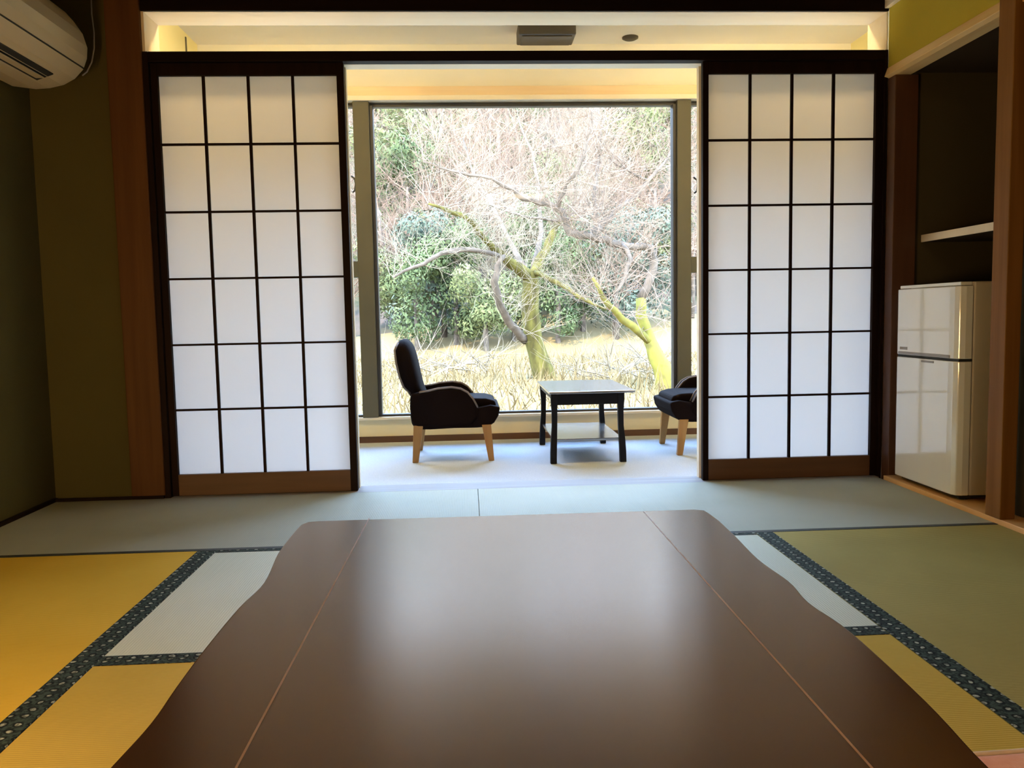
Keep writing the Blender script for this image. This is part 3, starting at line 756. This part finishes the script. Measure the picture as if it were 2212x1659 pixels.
def traced_tree(name, label, Yt, limbs, m_main, m_twig, base_px, seed, twig_depth=1, twigL=.9, rtw=.007):
    rg = random.Random(seed)
    b = at(*base_px, Y=Yt)
    o = thing(name, label, 'tree', (b.x, Yt, GZ))
    for nm, m_, pl in limbs:
        mb = MB(); pts = []; rs = []
        for (x, y, r, dy) in pl:
            p = at(x, y, Y=Yt+dy); pts.append(p-Vector((b.x, Yt, GZ))); rs.append(r*Yt/FPX)
        # smooth by midpoint insertion with a little wobble
        P2 = []; R2 = []
        for i in range(len(pts)-1):
            P2.append(pts[i]); R2.append(rs[i])
            P2.append((pts[i]+pts[i+1])/2+Vector((rg.uniform(-1, 1), rg.uniform(-1, 1), rg.uniform(-1, 1)))*.03); R2.append((rs[i]+rs[i+1])/2)
        P2.append(pts[-1]); R2.append(rs[-1])
        mb.tube(P2, R2, 8)
        br = mb.build(nm, M[m_], o, smooth=True)
        if nm == 'branch':
            tw = MB()
            for i in range(1, len(P2)):
                for s_ in range(3):
                    d = Vector((rg.uniform(-1, 1), rg.uniform(-1, 1), rg.uniform(-.4, 1.2)))
                    grow(tw, P2[i], d, twigL*rg.uniform(.6, 1.4), min(rtw, R2[i]*.5), twig_depth, rg)
            t_ = tw.build('twigs', M[m_twig], br); t_['kind'] = 'stuff'
    return o
main = [
 ('trunk', 'moss', [(1184, 838, 30, 0), (1172, 800, 25, 0), (1160, 760, 21, 0), (1149, 700, 20, 0), (1144, 640, 20, 0), (1146, 600, 18, 0), (1140, 585, 17, 0)]),
 ('branch', 'moss', [(1144, 600, 15, 0), (1118, 578, 13, -.2), (1092, 558, 10, -.4), (1066, 537, 7, -.6), (1050, 520, 6, -.8), (1030, 498, 6, -.9), (1016, 478, 5, -1), (998, 465, 5, -1.1), (961, 452, 4, -1.2), (925, 440, 2, -1.3)]),
 ('branch', 'moss', [(1148, 598, 13, 0), (1162, 570, 11, .3), (1180, 540, 9, .5), (1193, 508, 9, .6), (1200, 485, 7, .7), (1225, 477, 5, .8), (1250, 465, 3, .9)]),
 ('branch', 'bark', [(1135, 735, 10, 0), (1115, 712, 9, -.3), (1096, 690, 9, -.5), (1078, 655, 8, -.8), (1067, 610, 8, -1), (1074, 575, 6, -1), (1090, 552, 4, -.9)]),
 ('branch', 'bark', [(1092, 560, 6, -.4), (1040, 543, 5, -1), (985, 541, 5, -1.4), (930, 560, 4, -1.8), (890, 578, 3, -2), (850, 600, 2, -2.2)]),
 ('branch', 'moss', [(1150, 590, 6, 0), (1180, 600, 6, -.4), (1230, 625, 5, -.8), (1270, 650, 4, -1.2), (1310, 668, 2, -1.5)]),
 ('branch', 'bark', [(1225, 476, 4, .8), (1195, 477, 3, .6), (1140, 470, 3, .3), (1090, 455, 2, 0), (1050, 440, 1.5, -.3)]),
 ('branch', 'bark', [(1146, 600, 8, 0), (1100, 520, 6, 1.2), (1060, 440, 5, 1.8), (1020, 370, 3, 2.2), (1000, 300, 2, 2.6)]),
 ('branch', 'bark', [(1148, 600, 8, 0), (1170, 500, 6, 1.5), (1165, 410, 5, 2.2), (1150, 330, 3, 2.8), (1120, 260, 2, 3.2)]),
]
traced_tree('garden_tree', 'mossy leafless tree forking behind the black coffee table', 16.0, main, 'moss', 'twig_pale', (1184, 838), 3)
right = [
 ('trunk', 'bark_yellow', [(1452, 880, 30, 0), (1440, 840, 27, 0), (1428, 790, 20, 0), (1410, 750, 15, 0), (1398, 720, 13, 0), (1384, 680, 12, 0), (1384, 645, 11, 0)]),
 ('branch', 'bark_yellow', [(1404, 738, 9, 0), (1365, 703, 9, -.3), (1330, 672, 7, -.6), (1300, 640, 5, -.8), (1280, 600, 3, -1)]),
 ('branch', 'bark', [(1384, 645, 10, 0), (1403, 605, 9, 0), (1413, 565, 9, 0), (1406, 535, 8, -.1), (1370, 533, 8, -.2), (1340, 528, 8, -.3), (1310, 517, 8, -.4), (1280, 511, 8, -.5), (1250, 508, 8, -.6), (1230, 502, 8, -.6), (1224, 480, 7, -.6), (1216, 457, 7, -.6), (1200, 447, 6, -.7), (1165, 440, 5, -.8), (1130, 430, 5, -.9), (1110, 408, 4.5, -1), (1085, 400, 4, -1), (1040, 380, 3, -1), (990, 372, 2.5, -1), (950, 362, 2, -1), (915, 350, 1.5, -1)]),
 ('branch', 'bark', [(1205, 448, 5, -.7), (1218, 415, 4.5, -.8), (1235, 385, 4, -.9), (1254, 350, 3.5, -1), (1263, 325, 3, -1), (1267, 295, 3, -1), (1280, 260, 2, -1), (1272, 228, 1.5, -1)]),
 ('branch', 'bark', [(1280, 511, 8, -.5), (1290, 495, 10, -.4), (1310, 478, 7, -.3), (1330, 455, 5, -.2), (1365, 430, 4, 0), (1400, 390, 4, .1), (1430, 358, 3, .2), (1450, 322, 2, .3)]),
 ('branch', 'bark', [(1287, 498, 5, -.4), (1283, 430, 4, -.3), (1288, 385, 3.5, -.2), (1294, 340, 3, 0), (1296, 300, 2.5, 0), (1304, 262, 2, .1)]),
 ('branch', 'bark', [(1400, 390, 3, .1), (1372, 378, 2.5, 0), (1350, 364, 2, 0), (1320, 345, 1.5, 0)]),
 ('branch', 'bark', [(1340, 528, 6, -.3), (1362, 560, 5, -.6), (1350, 600, 4, -.8), (1325, 640, 3, -1)]),
]
traced_tree('garden_tree', 'leafless tree with a yellow mossy trunk beside the right window mullion', 13.0, right, 'bark', 'twig', (1452, 880), 5)

# background vegetation: a few kinds, copied as individuals
def bare_proto(seed, mk):
    rg = random.Random(seed); o = thing('bare_tree', '', 'tree')
    tr = MB(); tr.tube([(0, 0, -.3), (.1, 0, 1.2), (0, .1, 2.6), (.15, 0, 4)], [.14, .11, .09, .05], 6)
    tr.build('trunk', M['bark'], o, smooth=True)
    tw = MB()
    for k in range(10):
        z = 1.0+3.0*k/10; a = rg.uniform(0, 6.28)
        grow(tw, Vector((0, 0, z)), Vector((cs(a), sn(a), .7)), rg.uniform(1.6, 2.6), .035, 2, rg, .8, .2)
    t_ = tw.build('twigs', M[mk], o); t_['kind'] = 'stuff'
    return o
def leafy_proto(seed, mk, hgt=4.5, wid=1.7):
    rg = random.Random(seed); o = thing('evergreen_tree', '', 'tree')
    MB().tube([(0, 0, -.3), (.05, 0, hgt*.6), (0, 0, hgt*.85)], [.12, .08, .03], 6).build('trunk', M['bark'], o)
    lf = MB()
    lobes = [(Vector((rg.uniform(-1, 1)*wid*.5, rg.uniform(-1, 1)*wid*.5, rg.uniform(.18, .9)*hgt)), rg.uniform(.45, .8)*wid*.6) for _ in range(13)]
    for c, r in lobes:
        for k in range(330):
            v = Vector((rg.gauss(0, 1), rg.gauss(0, 1), rg.gauss(0, 1))).normalized()
            p = c + v*r*rg.uniform(.75, 1.08)
            a = (v.cross(Vector((rg.uniform(-1, 1), rg.uniform(-1, 1), rg.uniform(-1, 1))))).normalized(); b = v.cross(a)
            a = (a+v*rg.uniform(-.6, .6)).normalized(); s_ = rg.uniform(.045, .095)
            q = [lf.bm.verts.new(p+a*s_*1.3), lf.bm.verts.new(p+b*s_*.5), lf.bm.verts.new(p-a*s_*1.3), lf.bm.verts.new(p-b*s_*.5)]
            lf.bm.faces.new(q)
    t_ = lf.build('foliage', M[mk], o)
    return o
protos = {
 'bare_a': bare_proto(11, 'twig_far'), 'bare_b': bare_proto(12, 'twig_far'), 'bare_c': bare_proto(13, 'twig_pale'),
 'green': leafy_proto(21, 'leaf'), 'blue': leafy_proto(22, 'leaf_blue'), 'light': leafy_proto(23, 'leaf_light', 3.6, 1.9)}
used = set()
LAB = {'bare': ('leafless pinkish tree on the hillside beyond the window', 'leafless trees on the hillside'),
       'green': ('dark green evergreen tree on the hillside beyond the window', 'dark green trees on the hillside'),
       'blue': ('blue green evergreen tree on the hillside beyond the window', 'blue green trees on the hillside'),
       'light': ('yellow green bushy tree on the hillside beyond the window', 'yellow green trees on the hillside')}
def plant(kind, x, y, s, z=None):
    pr = protos[kind]
    if kind in used: o = copy_tree(pr)
    else: o = pr; used.add(kind)
    o.location = (x, y, (hill_h(x, y) if z is None else z))
    o.rotation_euler = (0, 0, rnd.uniform(0, 6.28)); o.scale = (s, s, s)
    l, g = LAB['bare' if kind.startswith('bare') else kind]
    o['label'] = l; o['group'] = g
    return o
def px_plant(kind, px, Yp, s):
    p = at(px, 700, Y=Yp); return plant(kind, p.x, Yp, s)
for kind, px, Yp, s in [('green', 900, 25.5, .75), ('green', 985, 26, .85), ('blue', 940, 27, .9), ('green', 1205, 25.5, .75), ('green', 1260, 26.5, .8), ('blue', 1330, 26, .85),
                        ('blue', 1390, 27, .85), ('light', 1050, 25, .75), ('light', 1110, 26, .7), ('light', 855, 29, .9), ('green', 1160, 28, .9),
                        ('green', 870, 36, 1.2), ('light', 930, 43, 1.5), ('green', 1120, 47, 1.5), ('light', 1190, 38, 1.1), ('light', 1420, 34, 1.0), ('light', 1390, 44, 1.5),
                        ('light', 850, 55, 1.9), ('light', 1060, 58, 2.0), ('green', 1330, 56, 1.8), ('light', 1010, 39, 1.1), ('light', 960, 33, .9), ('light', 840, 43, 1.3), ('light', 1440, 56, 1.8)]:
    px_plant(kind, px, Yp, s)
for px_, Yp_, s_ in ((930, 30, 1.0), (1000, 33, 1.1), (1040, 31, 1.0), (1080, 35, 1.2), (960, 38, 1.25), (1130, 32, 1.0)): px_plant('bare_a', px_, Yp_, s_)
for px_, Yp_, s_, kd in ((560, 32, 1.0, 'green'), (610, 38, 1.2, 'bare_b'), (520, 45, 1.4, 'bare_c'), (640, 48, 1.5, 'light'), (450, 36, 1.2, 'bare_a'), (580, 56, 1.8, 'bare_b'),
                       (1620, 32, 1.0, 'green'), (1680, 38, 1.2, 'bare_c'), (1740, 46, 1.4, 'light'), (1650, 50, 1.5, 'bare_a'), (1800, 38, 1.2, 'bare_b')): px_plant(kd, px_, Yp_, s_)
k = 0
for Yp, s, n_ in ((27, .7, 5), (31, .85, 9), (36, 1.0, 10), (42, 1.15, 11), (49, 1.35, 11), (57, 1.6, 11), (66, 1.8, 10)):
    for i in range(n_):
        px = 690+(1560-690)*(i+rnd.uniform(.15, .85))/n_
        px_plant(('bare_a', 'bare_b', 'bare_c')[k % 3], px, Yp+rnd.uniform(-2, 2), s*rnd.uniform(.85, 1.15)); k += 1

# dry grass, uncountable
g = MB(); rg = random.Random(31)
for i in range(9000):
    y = 8.5+15.5*rg.random()**.9; x = rg.uniform(-.32, .42)*y
    h = rg.uniform(.08, .32)*(1 if rg.random() < .8 else 1.8); a = rg.uniform(0, 3.14); wd = .012
    dx, dy = cs(a)*wd, sn(a)*wd; lx, ly = rg.uniform(-.2, .2), rg.uniform(-.2, .2)
    v = [g.bm.verts.new((x-dx, y-dy, GZ)), g.bm.verts.new((x+dx, y+dy, GZ)), g.bm.verts.new((x+lx, y+ly, GZ+h))]
    g.bm.faces.new(v)
tag(g.build('dry_grass', M['grass']), 'dry straw coloured grass covering the meadow outside', 'grass', kind='stuff')
# brush piles of fallen branches
for nm, px, py, Yb, lab in (('brush_pile', 1340, 800, 15, 'heap of dry fallen branches right of the mossy garden tree'), ('brush_pile', 960, 800, 17, 'heap of dry fallen branches behind the left armchair')):
    p = at(px, py, Y=Yb); mb = MB(); rg = random.Random(px)
    for i in range(26):
        a = rg.uniform(0, 6.28)
        grow(mb, Vector((rg.uniform(-.9, .9), rg.uniform(-.5, .5), rg.uniform(0, .25))), Vector((cs(a), sn(a)*.5, rg.uniform(.1, .5))), rg.uniform(.6, 1.3), .018, 1, rg)
    o = mb.build(nm, M['twig_pale']); o.location = (p.x, Yb, GZ)
    tag(o, lab, 'branches', 'heaps of fallen branches', 'stuff')
